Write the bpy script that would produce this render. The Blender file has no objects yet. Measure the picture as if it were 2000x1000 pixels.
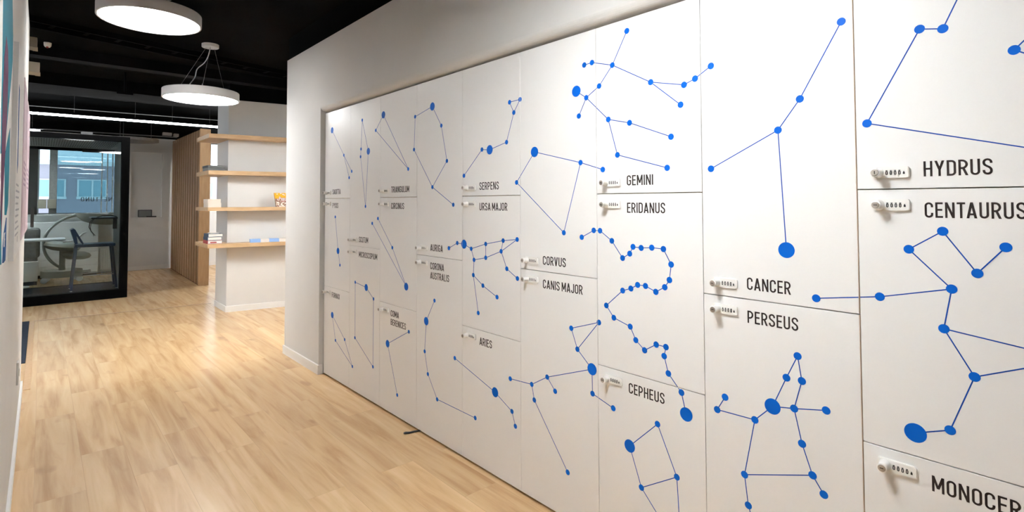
import bpy, bmesh, math, random
from mathutils import Matrix, Vector

random.seed(7)
SC = bpy.context.scene
COL = SC.collection

# ---------------------------------------------------------------- camera
CAM_H = 1.40
RIGHT = Vector((0.75004, -0.661387, -0.002687))
DOWN = Vector((0.018744, 0.025316, -0.999504))
FWD = Vector((0.661127, 0.749618, 0.031385))
cam_data = bpy.data.cameras.new('camera')
cam = bpy.data.objects.new('camera', cam_data)
COL.objects.link(cam)
cam_data.sensor_width = 36.0
cam_data.sensor_fit = 'HORIZONTAL'
cam_data.lens = 1042.29 / 2000.0 * 36.0
cam_data.shift_y = (361.71 - 500.0) / 2000.0
cam_data.clip_start = 0.01
cam_data.clip_end = 300
M = Matrix.Identity(4)
for r in range(3):
    M[r][0] = RIGHT[r]; M[r][1] = -DOWN[r]; M[r][2] = -FWD[r]
M[0][3] = 0.0; M[1][3] = 0.0; M[2][3] = CAM_H
cam.matrix_world = M
SC.camera = cam

# ---------------------------------------------------------------- world, exposure
LAMP_POWER = 9.8
STRIP_POWER = 32.0
SKY_POWER = 3.4
world = bpy.data.worlds.new('sky'); SC.world = world
world.use_nodes = True
bg = world.node_tree.nodes['Background']
bg.inputs[0].default_value = (0.86, 0.93, 1.0, 1)
bg.inputs[1].default_value = SKY_POWER
vs = SC.view_settings
vs.view_transform = 'Standard'; vs.look = 'None'; vs.gamma = 1.0; vs.use_curve_mapping = False
vs.exposure = 0.0
cy = SC.cycles
cy.max_bounces = 10; cy.diffuse_bounces = 6; cy.glossy_bounces = 4
cy.transmission_bounces = 6; cy.transparent_max_bounces = 12
cy.caustics_reflective = False; cy.caustics_refractive = False
cy.use_denoising = True

def portal(name, loc, rot, sx, sy):
    l = bpy.data.lights.new(name, 'AREA'); l.shape = 'RECTANGLE'; l.size = sx; l.size_y = sy
    l.cycles.is_portal = True
    o = bpy.data.objects.new(name, l); COL.objects.link(o); o.location = loc; o.rotation_euler = rot
H2 = math.pi / 2
portal('daylight_window_left', (-3.9, 7.6, 1.4), (H2, 0, -H2), 4.0, 2.4)
portal('daylight_window_back', (0.6, 13.45, 1.8), (-H2, 0, 0), 1.3, 1.3)
portal('daylight_window_right', (3.4, 13.45, 1.8), (-H2, 0, 0), 1.1, 1.3)

# ---------------------------------------------------------------- materials
def mat(name, color, rough=0.5, metal=0.0, spec=0.5, emit=None, power=0.0):
    m = bpy.data.materials.new(name); m.use_nodes = True
    b = m.node_tree.nodes['Principled BSDF']
    b.inputs['Base Color'].default_value = (*color, 1)
    b.inputs['Roughness'].default_value = rough
    b.inputs['Metallic'].default_value = metal
    b.inputs['Specular IOR Level'].default_value = spec
    if emit:
        b.inputs['Emission Color'].default_value = (*emit, 1)
        b.inputs['Emission Strength'].default_value = power
    return m

def noisy(name, c1, c2, scale, rough=0.6, spec=0.4, stretch=(1, 1, 1), bump=0.0, detail=4):
    m = mat(name, c1, rough, 0, spec); nt = m.node_tree; N = nt.nodes; L = nt.links
    b = N['Principled BSDF']
    tc = N.new('ShaderNodeTexCoord'); mp = N.new('ShaderNodeMapping'); mp.inputs['Scale'].default_value = stretch
    nz = N.new('ShaderNodeTexNoise'); nz.inputs['Scale'].default_value = scale; nz.inputs['Detail'].default_value = detail
    cr = N.new('ShaderNodeValToRGB')
    cr.color_ramp.elements[0].color = (*c1, 1); cr.color_ramp.elements[1].color = (*c2, 1)
    cr.color_ramp.elements[0].position = 0.35; cr.color_ramp.elements[1].position = 0.65
    L.new(tc.outputs['Object'], mp.inputs[0]); L.new(mp.outputs[0], nz.inputs['Vector'])
    L.new(nz.outputs['Fac'], cr.inputs[0]); L.new(cr.outputs[0], b.inputs['Base Color'])
    if bump:
        bp = N.new('ShaderNodeBump'); bp.inputs['Strength'].default_value = bump; bp.inputs['Distance'].default_value = 0.002
        L.new(nz.outputs['Fac'], bp.inputs['Height']); L.new(bp.outputs[0], b.inputs['Normal'])
    return m

def glass(name, tint, gloss=1.0):
    m = bpy.data.materials.new(name); m.use_nodes = True
    nt = m.node_tree; N = nt.nodes; L = nt.links; N.clear()
    out = N.new('ShaderNodeOutputMaterial'); mx = N.new('ShaderNodeMixShader')
    tr = N.new('ShaderNodeBsdfTransparent'); tr.inputs[0].default_value = (*tint, 1)
    gl = N.new('ShaderNodeBsdfGlossy'); gl.inputs['Roughness'].default_value = 0.0
    gl.inputs[0].default_value = (gloss, gloss, gloss, 1)
    fr = N.new('ShaderNodeFresnel'); fr.inputs[0].default_value = 1.5
    L.new(fr.outputs[0], mx.inputs[0]); L.new(tr.outputs[0], mx.inputs[1]); L.new(gl.outputs[0], mx.inputs[2])
    L.new(mx.outputs[0], out.inputs[0])
    return m

def floor_mat():
    m = mat('oak_laminate', (0.6, 0.4, 0.22), 0.34, 0, 0.42); nt = m.node_tree; N = nt.nodes; L = nt.links
    b = N['Principled BSDF']
    tc = N.new('ShaderNodeTexCoord'); sep = N.new('ShaderNodeSeparateXYZ'); cmb = N.new('ShaderNodeCombineXYZ')
    L.new(tc.outputs['Object'], sep.inputs[0])
    L.new(sep.outputs['Y'], cmb.inputs['X']); L.new(sep.outputs['X'], cmb.inputs['Y'])
    br = N.new('ShaderNodeTexBrick'); br.offset = 0.37; br.offset_frequency = 2; br.squash = 1.0
    br.inputs['Color1'].default_value = (0, 0, 0, 1); br.inputs['Color2'].default_value = (1, 1, 1, 1)
    br.inputs['Mortar'].default_value = (0.5, 0.5, 0.5, 1)
    br.inputs['Scale'].default_value = 1.0; br.inputs['Mortar Size'].default_value = 0.0012
    br.inputs['Mortar Smooth'].default_value = 0.0; br.inputs['Bias'].default_value = 0.0
    br.inputs['Brick Width'].default_value = 1.28; br.inputs['Row Height'].default_value = 0.192
    L.new(cmb.outputs[0], br.inputs['Vector'])
    # grain: noise stretched along the plank, shifted per plank
    add = N.new('ShaderNodeVectorMath'); add.operation = 'MULTIPLY_ADD'
    add.inputs[1].default_value = (0.8, 10.0, 1.0)
    sc = N.new('ShaderNodeVectorMath'); sc.operation = 'SCALE'; sc.inputs['Scale'].default_value = 17.0
    L.new(br.outputs['Color'], sc.inputs[0]); L.new(cmb.outputs[0], add.inputs[0]); L.new(sc.outputs[0], add.inputs[2])
    n1 = N.new('ShaderNodeTexNoise'); n1.inputs['Scale'].default_value = 1.5; n1.inputs['Detail'].default_value = 6
    n1.inputs['Roughness'].default_value = 0.55; n1.inputs['Distortion'].default_value = 0.6
    L.new(add.outputs[0], n1.inputs['Vector'])
    r1 = N.new('ShaderNodeValToRGB')
    e = r1.color_ramp.elements
    e[0].position = 0.28; e[0].color = (0.55, 0.33, 0.15, 1)
    e[1].position = 0.72; e[1].color = (0.78, 0.55, 0.305, 1)
    e2 = r1.color_ramp.elements.new(0.5); e2.color = (0.70, 0.465, 0.238, 1)
    L.new(n1.outputs['Fac'], r1.inputs[0])
    # tone per plank
    tone = N.new('ShaderNodeMapRange'); tone.inputs['To Min'].default_value = 0.92; tone.inputs['To Max'].default_value = 1.06
    L.new(br.outputs['Color'], tone.inputs['Value'])
    mul = N.new('ShaderNodeVectorMath'); mul.operation = 'SCALE'
    L.new(r1.outputs[0], mul.inputs[0]); L.new(tone.outputs[0], mul.inputs['Scale'])
    # knots
    kn = N.new('ShaderNodeTexNoise'); kn.inputs['Scale'].default_value = 3.1; kn.inputs['Detail'].default_value = 2
    kv = N.new('ShaderNodeVectorMath'); kv.operation = 'MULTIPLY_ADD'; kv.inputs[1].default_value = (1.0, 2.2, 1.0)
    L.new(cmb.outputs[0], kv.inputs[0]); L.new(sc.outputs[0], kv.inputs[2]); L.new(kv.outputs[0], kn.inputs['Vector'])
    kr = N.new('ShaderNodeValToRGB'); kr.color_ramp.elements[0].position = 0.66; kr.color_ramp.elements[1].position = 0.80
    L.new(kn.outputs['Fac'], kr.inputs[0])
    mk = N.new('ShaderNodeMix'); mk.data_type = 'RGBA'; mk.inputs['B'].default_value = (0.30, 0.16, 0.07, 1)
    kf = N.new('ShaderNodeMath'); kf.operation = 'MULTIPLY'; kf.inputs[1].default_value = 0.55
    L.new(kr.outputs[0], kf.inputs[0]); L.new(kf.outputs[0], mk.inputs[0]); L.new(mul.outputs[0], mk.inputs['A'])
    # seams
    ms = N.new('ShaderNodeMix'); ms.data_type = 'RGBA'; ms.inputs['B'].default_value = (0.33, 0.20, 0.10, 1)
    sf = N.new('ShaderNodeMath'); sf.operation = 'MULTIPLY'; sf.inputs[1].default_value = 0.22
    L.new(br.outputs['Fac'], sf.inputs[0]); L.new(sf.outputs[0], ms.inputs[0]); L.new(mk.outputs['Result'], ms.inputs['A'])
    L.new(ms.outputs['Result'], b.inputs['Base Color'])
    b.inputs['Roughness'].default_value = 0.27
    return m

MT = {}
MT['plaster'] = noisy('white_plaster', (0.69, 0.68, 0.66), (0.71, 0.70, 0.68), 3, 0.95, 0.04)
MT['back_plaster'] = noisy('grey_white_plaster', (0.78, 0.78, 0.77), (0.80, 0.80, 0.79), 3, 0.9, 0.1)
MT['black'] = noisy('black_ceiling_paint', (0.003, 0.003, 0.003), (0.0045, 0.0045, 0.0042), 2, 0.9, 0.05)
MT['black2'] = mat('dark_ceiling_metal', (0.0045, 0.0045, 0.005), 0.8, 0, 0.05)
MT['floor'] = floor_mat()
MT['trim'] = mat('white_skirting', (0.82, 0.81, 0.79), 0.5)
MT['door'] = mat('white_laminate', (0.835, 0.83, 0.82), 0.36, 0, 0.4)
MT['carcass'] = mat('beige_board', (0.74, 0.62, 0.50), 0.7)
MT['plinth'] = mat('dark_plinth', (0.10, 0.07, 0.035), 0.6)
MT['blue'] = mat('blue_vinyl', (0.0, 0.128, 0.64), 0.5, 0, 0.16)
MT['blue_line'] = mat('blue_line_vinyl', (0.006, 0.072, 0.42), 0.5, 0, 0.16)
MT['edge'] = mat('tan_edge_band', (0.70, 0.52, 0.37), 0.6)
MT['ink'] = mat('dark_brown_vinyl', (0.028, 0.018, 0.016), 0.5, 0, 0.3)
MT['lock'] = mat('white_lock_plastic', (0.84, 0.83, 0.80), 0.35)
MT['steel'] = mat('keyhole_steel', (0.45, 0.41, 0.37), 0.35, 0.7)
MT['dark'] = mat('black_plastic', (0.012, 0.012, 0.013), 0.4)
MT['lamp_rim'] = mat('lamp_rim_white', (0.64, 0.635, 0.63), 0.6, 0, 0.2)
MT['lamp_face'] = mat('lamp_diffuser', (0.9, 0.9, 0.9), 0.4, emit=(0.975, 0.99, 1.0), power=LAMP_POWER)
MT['lamp_face_dim'] = mat('lamp_diffuser_dimmed', (0.9, 0.9, 0.9), 0.4, emit=(0.975, 0.99, 1.0), power=LAMP_POWER*0.36)
MT['strip_face'] = mat('strip_diffuser', (0.9, 0.9, 0.9), 0.4, emit=(0.95, 0.98, 1.0), power=STRIP_POWER)
MT['cord'] = mat('white_cord', (0.6, 0.6, 0.58), 0.5)
MT['wire'] = mat('steel_wire', (0.35, 0.35, 0.35), 0.35, 0.8)
MT['oak'] = noisy('oak_shelf', (0.56, 0.37, 0.20), (0.64, 0.44, 0.25), 5, 0.45, 0.35, (1, 7, 7))
MT['slat'] = noisy('brown_wood_slats', (0.46, 0.285, 0.15), (0.56, 0.365, 0.21), 4, 0.5, 0.3, (9, 9, 1))
MT['slat_end'] = noisy('oak_end_board', (0.52, 0.33, 0.175), (0.58, 0.385, 0.215), 4, 0.5, 0.3, (9, 9, 1))
MT['frame'] = mat('black_steel_frame', (0.002, 0.002, 0.0022), 0.6, 0, 0.06)
MT['glass_booth'] = glass('booth_glass', (0.92, 0.96, 0.97), 0.5)
MT['glass_win'] = glass('window_glass', (0.94, 0.97, 1.0))
MT['glass_blue'] = glass('tinted_window_glass', (0.42, 0.53, 0.57), 0.2)
MT['felt'] = noisy('grey_felt', (0.30, 0.30, 0.295), (0.36, 0.36, 0.35), 30, 0.9, 0.1)
MT['felt_black'] = mat('black_felt', (0.10, 0.065, 0.04), 0.95, 0, 0.05)
MT['panel'] = noisy('light_grey_panel', (0.76, 0.76, 0.76), (0.80, 0.80, 0.795), 20, 0.8, 0.1)
MT['pipe'] = mat('dull_grey_pipe', (0.16, 0.16, 0.16), 0.6, 0, 0.2)
MT['text_grey'] = mat('grey_print', (0.42, 0.42, 0.44), 0.7, 0, 0.08)
MT['mauve'] = mat('mauve_print', (0.36, 0.25, 0.33), 0.7, 0, 0.08)
MT['dim_wall'] = noisy('grey_paint', (0.26, 0.26, 0.26), (0.29, 0.29, 0.29), 3, 0.85, 0.2)
MT['carpet'] = noisy('dark_grey_carpet', (0.07, 0.07, 0.08), (0.11, 0.11, 0.12), 60, 0.95, 0.1)
MT['rug'] = noisy('dark_blue_carpet', (0.024, 0.032, 0.046), (0.034, 0.043, 0.06), 60, 0.95, 0.1)
MT['stool'] = mat('navy_painted_metal', (0.003, 0.034, 0.10), 0.4)
MT['seat_grey'] = mat('grey_green_shell', (0.33, 0.345, 0.31), 0.5)
MT['sofa'] = noisy('grey_upholstery', (0.22, 0.22, 0.21), (0.27, 0.27, 0.26), 25, 0.9, 0.1)
MT['white'] = mat('white_paint', (0.80, 0.80, 0.78), 0.45)
MT['cream'] = mat('cream_paper', (0.78, 0.70, 0.60), 0.7)
MT['paper'] = mat('white_paper', (0.82, 0.80, 0.76), 0.75)
MT['navy'] = mat('navy_cover', (0.025, 0.07, 0.14), 0.5)
MT['red'] = mat('red_cover', (0.45, 0.05, 0.05), 0.5)
MT['charcoal'] = mat('charcoal_cover', (0.045, 0.05, 0.055), 0.5)
MT['greycover'] = mat('grey_cover', (0.19, 0.20, 0.20), 0.5)
MT['skyblue'] = mat('light_blue_card', (0.27, 0.46, 0.80), 0.5)
MT['pinkwhite'] = mat('pale_card', (0.80, 0.74, 0.70), 0.6)
MT['orange'] = mat('orange_print', (0.83, 0.42, 0.015), 0.45)
MT['whitep'] = mat('white_print', (0.74, 0.73, 0.71), 0.7, 0, 0.08)
MT['redp'] = mat('red_print', (0.33, 0.03, 0.03), 0.5)
MT['teal'] = mat('teal_print', (0.008, 0.19, 0.27), 0.7, 0, 0.08)
MT['purple'] = mat('purple_print', (0.10, 0.025, 0.075), 0.7, 0, 0.08)
MT['royal'] = mat('royal_blue_print', (0.012, 0.08, 0.25), 0.7, 0, 0.08)
MT['pink'] = mat('pale_pink_print', (0.60, 0.48, 0.525), 0.7, 0, 0.08)
MT['greyedge'] = mat('grey_panel_edge', (0.46, 0.45, 0.43), 0.7, 0, 0.08)
MT['beige'] = mat('beige_duct_paint', (0.38, 0.34, 0.27), 0.8)
MT['socket'] = mat('socket_grey', (0.55, 0.54, 0.52), 0.5)
MT['facade'] = noisy('pinkish_render', (0.44, 0.36, 0.39), (0.47, 0.39, 0.42), 0.5, 0.9, 0.1)
MT['pane_dark'] = mat('far_window_pane', (0.36, 0.50, 0.54), 0.3)
MT['booth_letter'] = mat('booth_lettering', (0.20, 0.26, 0.30), 0.6)

def speckle():
    m = mat('popcorn_print', (0.6, 0.5, 0.4), 0.5); nt = m.node_tree; N = nt.nodes; L = nt.links
    tc = N.new('ShaderNodeTexCoord'); v = N.new('ShaderNodeTexVoronoi'); v.inputs['Scale'].default_value = 75
    cr = N.new('ShaderNodeValToRGB'); e = cr.color_ramp.elements
    e[0].position = 0.25; e[0].color = (0.82, 0.74, 0.64, 1); e[1].position = 0.75; e[1].color = (0.22, 0.09, 0.05, 1)
    e2 = e.new(0.5); e2.color = (0.55, 0.40, 0.30, 1)
    sp = N.new('ShaderNodeSeparateColor')
    L.new(tc.outputs['Object'], v.inputs['Vector']); L.new(v.outputs['Color'], sp.inputs[0]); L.new(sp.outputs[0], cr.inputs[0])
    L.new(cr.outputs[0], N['Principled BSDF'].inputs['Base Color'])
    return m
MT['speckle'] = speckle()

# ---------------------------------------------------------------- helpers
ORG = {}
def tag(o, label=None, cat=None, group=None, kind=None):
    if label: o['label'] = label
    if cat: o['category'] = cat
    if group: o['group'] = group
    if kind: o['kind'] = kind
    return o

def thing(name, loc, label, cat, group=None, rotz=0.0):
    o = bpy.data.objects.new(name, None); COL.objects.link(o)
    o.empty_display_size = 0.1; o.location = loc; o.rotation_euler = (0, 0, rotz)
    ORG[o.name] = Vector((0, 0, 0)) if rotz else Vector(loc)
    return tag(o, label, cat, group)

class MB:
    """collects shapes; build() links them as one mesh object"""
    def __init__(s): s.v = []; s.f = []; s.sm = []; s.mi = []; s.slot = 0
    def add(s, vs, fs, smooth=False):
        n = len(s.v); s.v += [tuple(q) for q in vs]
        s.f += [[i + n for i in f] for f in fs]; s.sm += [smooth] * len(fs); s.mi += [s.slot] * len(fs)
        return s
    def box(s, x0, x1, y0, y1, z0, z1, bev=0.0, seg=2):
        if bev <= 0:
            s.add([(x0,y0,z0),(x1,y0,z0),(x1,y1,z0),(x0,y1,z0),(x0,y0,z1),(x1,y0,z1),(x1,y1,z1),(x0,y1,z1)],
                  [[3,2,1,0],[4,5,6,7],[0,1,5,4],[1,2,6,5],[2,3,7,6],[3,0,4,7]])
            return s
        bm = bmesh.new(); bmesh.ops.create_cube(bm, size=1)
        for q in bm.verts:
            q.co = Vector(((x0+x1)/2 + q.co.x*(x1-x0), (y0+y1)/2 + q.co.y*(y1-y0), (z0+z1)/2 + q.co.z*(z1-z0)))
        bmesh.ops.bevel(bm, geom=bm.edges[:], offset=bev, segments=seg, profile=0.5, affect='EDGES')
        bm.verts.index_update()
        s.add([q.co[:] for q in bm.verts], [[q.index for q in f.verts] for f in bm.faces]); bm.free()
        return s
    def prism(s, pts, lo, hi, fn):
        """2D outline pts swept from lo to hi; fn(a, b, h) -> xyz"""
        n = len(pts)
        s.add([fn(a, b, lo) for a, b in pts] + [fn(a, b, hi) for a, b in pts],
              [list(range(n))[::-1], list(range(n, 2*n))] + [[i, (i+1) % n, n + (i+1) % n, n + i] for i in range(n)])
        return s
    def plate(s, pts, z0, z1): return s.prism(pts, z0, z1, lambda a, b, h: (a, b, h))
    def frame_from(s, d):
        d = Vector(d).normalized(); a = Vector((0, 0, 1)) if abs(d.z) < 0.9 else Vector((1, 0, 0))
        u = d.cross(a).normalized(); return u, u.cross(d)
    def tube(s, path, r, seg=10, flat=1.0, caps=True, closed=False):
        P = [Vector(q) for q in path]; n = len(P); rs = r if isinstance(r, (list, tuple)) else [r]*n
        vs = []; u = None
        for i in range(n):
            if closed: d = P[(i+1) % n] - P[i-1]
            else: d = P[min(i+1, n-1)] - P[max(i-1, 0)]
            d.normalize()
            if u is None: u, w = s.frame_from(d)
            else:
                u = (u - d*u.dot(d)).normalized(); w = u.cross(d)
            for k in range(seg):
                a = 2*math.pi*k/seg; vs.append(P[i] + u*math.cos(a)*rs[i] + w*math.sin(a)*rs[i]*flat)
        fs = []
        for i in range(n if closed else n-1):
            j = (i+1) % n
            for k in range(seg): fs.append([i*seg+k, i*seg+(k+1) % seg, j*seg+(k+1) % seg, j*seg+k])
        s.add(vs, fs, True)
        if caps and not closed:
            s.add(vs[:seg], [list(range(seg))[::-1]]); s.add(vs[-seg:], [list(range(seg))])
        return s
    def lathe(s, prof, c, axis=(0, 0, 1), seg=40, sx=1.0, smooth=True, caps=True):
        """prof: (radius, height) pairs along axis from c"""
        ax = Vector(axis).normalized(); u, w = s.frame_from(ax); c = Vector(c); vs = []
        for r, h in prof:
            for k in range(seg):
                a = 2*math.pi*k/seg; vs.append(c + ax*h + u*math.cos(a)*r*sx + w*math.sin(a)*r)
        fs = []
        for i in range(len(prof)-1):
            for k in range(seg): fs.append([i*seg+k, i*seg+(k+1) % seg, (i+1)*seg+(k+1) % seg, (i+1)*seg+k])
        s.add(vs, fs, smooth)
        if caps and prof[0][0] > 1e-6: s.add(vs[:seg], [list(range(seg))[::-1]])
        if caps and prof[-1][0] > 1e-6: s.add(vs[-seg:], [list(range(seg))])
        return s
    def bar(s, p0, p1, a, b):
        """rectangular bar p0-p1, a sideways and b upward thickness"""
        p0 = Vector(p0); p1 = Vector(p1); d = (p1-p0).normalized(); u, w = s.frame_from(d)
        vs = [q + u*i*a/2 + w*j*b/2 for q in (p0, p1) for i, j in ((-1,-1),(1,-1),(1,1),(-1,1))]
        return s.add(vs, [[3,2,1,0],[4,5,6,7],[0,1,5,4],[1,2,6,5],[2,3,7,6],[3,0,4,7]])
    def mesh(s, name, m, off=Vector((0, 0, 0))):
        me = bpy.data.meshes.new(name)
        me.from_pydata([(a-off.x, b-off.y, c-off.z) for a, b, c in s.v], [], s.f)
        me.polygons.foreach_set('use_smooth', s.sm); me.polygons.foreach_set('material_index', s.mi)
        bm = bmesh.new(); bm.from_mesh(me); bmesh.ops.recalc_face_normals(bm, faces=bm.faces); bm.to_mesh(me); bm.free()
        if any(s.sm):
            try: me.set_sharp_from_angle(angle=math.radians(40))
            except Exception: pass
        for k in ([m] if isinstance(m, str) else m): me.materials.append(MT[k])
        me.update()
        return me
    def build(s, name, m, parent=None, loc=None):
        off = Vector((0, 0, 0))
        if parent is not None: off = ORG[parent.name]
        elif loc is not None: off = Vector(loc)
        o = bpy.data.objects.new(name, s.mesh(name, m, off)); COL.objects.link(o)
        if parent is not None: o.parent = parent; ORG[o.name] = off
        else: o.location = off; ORG[o.name] = off
        return o

def struct(name, mb, m, parent=None):
    o = mb.build(name, m, parent)
    if parent is None: o['kind'] = 'structure'
    return o

def copy_tree(o, parent=None):
    c = o.copy(); COL.objects.link(c)
    if parent is not None: c.parent = parent
    for ch in list(o.children): copy_tree(ch, c)
    return c

# ---------------------------------------------------------------- stroke lettering
TH = 0.120
def arc(cx, cy, rx, ry, a0, a1, n=10):
    return [(cx + rx*math.cos(math.radians(a0 + (a1-a0)*i/n)), cy + ry*math.sin(math.radians(a0 + (a1-a0)*i/n))) for i in range(n+1)]
def bez(p0, p1, p2, p3, n=10):
    o = []
    for i in range(n+1):
        t = i/n; q = 1-t
        o.append(tuple(q**3*p0[k] + 3*q*q*t*p1[k] + 3*q*t*t*p2[k] + t**3*p3[k] for k in (0, 1)))
    return o
def glyph(ch):
    """-> width, strokes; a stroke is ('p', points, closed) or ('s', x0, y0, x1, y1) for a slanted bar cut level"""
    h = TH/2; b = h; T = 1-h
    w = {'I': TH, 'M': 0.60, 'N': 0.49, 'A': 0.52, 'E': 0.40, 'F': 0.39, 'L': 0.38, 'T': 0.43, 'V': 0.50, 'X': 0.50, 'Y': 0.50,
         'J': 0.40, 'p': 0.36, 'o': 0.37, 'c': 0.35, 'r': 0.27, 'n': 0.36}.get(ch, 0.46)
    l = h; r = w-h; k = (r-l)/2; c = w/2
    top = arc(c, T-k, k, k, 0, 180); bot = arc(c, b+k, k, k, 180, 360)
    vl = ('p', [(l, 0), (l, 1)], False); vr = ('p', [(r, 0), (r, 1)], False)
    def bowl(y0, y1, rr=None):
        q = (y1-y0)/2; x = r-q*0.9
        return ('p', [(l, y1)] + arc(x, (y0+y1)/2, q*0.9, q, 90, -90) + [(l, y0)], False)
    x = 0.66; kx = (r-l)/2
    G = {
     'I': [('p', [(c, 0), (c, 1)], False)], 'L': [('p', [(l, 1), (l, b), (w, b)], False)],
     'E': [('p', [(w, T), (l, T), (l, b), (w, b)], False), ('p', [(l, 0.52), (w*0.92, 0.52)], False)],
     'F': [('p', [(w, T), (l, T), (l, 0)], False), ('p', [(l, 0.50), (w*0.92, 0.50)], False)],
     'T': [('p', [(0, T), (w, T)], False), ('p', [(c, 0), (c, T)], False)],
     'H': [vl, vr, ('p', [(l, 0.5), (r, 0.5)], False)],
     'N': [vl, vr, ('s', l, 1, r, 0)], 'M': [vl, vr, ('s', l, 1, c, 0.22), ('s', c, 0.22, r, 1)],
     'A': [('s', h*1.05, 0, c, 1), ('s', w-h*1.05, 0, c, 1), ('p', [(w*0.24, 0.25), (w*0.76, 0.25)], False)],
     'V': [('s', h*1.05, 1, c, 0), ('s', w-h*1.05, 1, c, 0)],
     'X': [('s', h*1.1, 0, w-h*1.1, 1), ('s', h*1.1, 1, w-h*1.1, 0)],
     'Y': [('s', h*1.05, 1, c, 0.42), ('s', w-h*1.05, 1, c, 0.42), ('p', [(c, 0), (c, 0.48)], False)],
     'O': [('p', top + bot, True)],
     '0': [('p', top + bot, True)],
     'C': [('p', [(r, 0.68)] + top + bot + [(r, 0.32)], False)],
     'G': [('p', [(r, 0.70)] + top + bot + [(r, 0.47), (c, 0.47)], False)],
     'U': [('p', [(l, 1)] + bot + [(r, 1)], False)],
     'J': [('p', [(r, 1)] + arc(c, b+k, k, k, 0, -180) + [(l, 0.30)], False)],
     'S': [('p', [(r, 0.71)] + top + bez((l, 0.74), (l, 0.50), (r, 0.53), (r, 0.27)) + arc(c, b+k, k, k, 0, -180) + [(l, 0.29)], False)],
     'D': [vl, ('p', [(l, T)] + arc(c, T-k, k, k, 90, 0) + arc(c, b+k, k, k, 0, -90) + [(l, b)], False)],
     'P': [vl, bowl(0.42, T)], 'R': [vl, bowl(0.46, T), ('s', c, 0.48, r+0.01, 0)],
     'B': [vl, bowl(0.52, T), bowl(b, 0.52)],
     'o': [('p', arc(c, x/2, kx, x/2-h, 0, 360, 16)[:-1], True)],
     'c': [('p', arc(c, x/2, kx, x/2-h, 55, 305, 12), False)],
     'n': [('p', [(l, 0), (l, x)], False), ('p', [(l, x-h-kx*0.4)] + arc(c, x-h-kx, kx, kx, 150, 0) + [(r, 0)], False)],
     'r': [('p', [(l, 0), (l, x)], False), ('p', [(l, x-h-0.12), (l+0.05, x-h-0.03), (w, x-h)], False)],
     'p': [('p', [(l, -0.3), (l, x)], False), ('p', arc(c, x/2, kx, x/2-h, 0, 360, 16)[:-1], True)],
     ' ': [],
    }
    if ch == ' ': return 0.20, []
    return w, G[ch]

def stroke_outline(pts, closed, t):
    P = [Vector(q) for q in pts]
    Q = [P[0]]
    for q in P[1:]:
        if (q-Q[-1]).length > 1e-4: Q.append(q)
    if closed and (Q[0]-Q[-1]).length < 1e-4: Q.pop()
    n = len(Q); L = []; R = []
    for i in range(n):
        a = (Q[i]-Q[i-1]).normalized() if (i > 0 or closed) else None
        b = (Q[(i+1) % n]-Q[i]).normalized() if (i < n-1 or closed) else None
        if a is None: a = b
        if b is None: b = a
        na = Vector((-a.y, a.x)); nb = Vector((-b.y, b.x)); m = (na+nb)
        m = m.normalized() if m.length > 1e-6 else na
        d = t/2/max(0.5, m.dot(na)); L.append(Q[i]+m*d); R.append(Q[i]-m*d)
    return L, R

def add_text(mb, text, x, y, size, fn, lo, hi, sx=1.0, gap=0.115, t=TH):
    """lettering in strokes from (x, y); fn(a, b, h) -> xyz. Returns the pen position"""
    pen = x; prev = ''; top = hi
    for ch in text:
        w, strokes = glyph(ch)
        if prev + ch in ('TA', 'AT', 'AV', 'VA'): pen -= 0.06*size*sx
        prev = ch
        g = lambda q: (pen + q[0]*size*sx, y + q[1]*size)
        for n_s, s in enumerate(strokes):
            hi = top + 0.00002*n_s
            if s[0] == 's':
                _, x0, y0, x1, y1 = s; hw = t*0.56
                mb.prism([g((x0-hw, y0)), g((x0+hw, y0)), g((x1+hw, y1)), g((x1-hw, y1))], lo, hi, fn)
            else:
                L, R = stroke_outline(s[1], s[2], t); n = len(L)
                for i in range(n if s[2] else n-1):
                    j = (i+1) % n
                    mb.prism([g(L[i]), g(L[j]), g(R[j]), g(R[i])], lo, hi, fn)
        pen += (w + (gap if ch != ' ' else 0.0))*size*sx
    return pen - gap*size*sx
def text_width(text, gap=0.115):
    return sum(glyph(c)[0] + (gap if c != ' ' else 0) for c in text) - gap

# ---------------------------------------------------------------- the room
XW = 1.722                      # face of the wall round the lockers
TOPZ = 2.74                     # top of the white walls
CEIL = 2.95
struct('floor', MB().box(-4.2, 5.2, -9.2, 13.8, -0.12, 0), 'floor')
struct('ceiling', MB().box(-4.2, 5.2, -9.2, 13.8, CEIL, CEIL+0.15), 'black')
struct('wall_left', MB().box(-4.2, -0.09, 0.2, 5.43, 0, TOPZ), 'plaster')
struct('trim_1', MB().box(-4.2, -0.10, 0.21, 5.42, TOPZ, CEIL), 'black')
w = MB()
w.box(XW, 2.45, 4.345, 5.16, 0, TOPZ)                      # pier beyond the lockers
w.prism([(2.45, 2.15), (XW+0.042, 2.15)] + arc(XW+0.042, 2.195, 0.042, 0.045, 270, 180, 8)[1:] + [(XW, TOPZ), (2.45, TOPZ)], -0.03, 4.345, lambda a, b, h: (a, h, b))   # over the lockers, rounded lower edge
w.box(XW, 5.2, -0.7, -0.03, 0, TOPZ)
w.box(2.30, 2.45, -0.03, 4.345, 0, 2.15)
struct('wall_right', w, 'plaster')
struct('trim_2', MB().box(XW+0.012, 2.45, -0.69, 5.15, TOPZ, CEIL), 'black')
struct('wall_near', MB().box(-4.2, 5.2, -9.2, -9.0, 0, CEIL).box(-4.4, -4.2, -9.2, 0.2, 0, CEIL).box(5.2, 5.4, -9.2, -0.03, 0, CEIL), 'dim_wall')
struct('wall_far_right', MB().box(5.0, 5.2, 5.16, 13.5, 0, CEIL), 'plaster')
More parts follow.
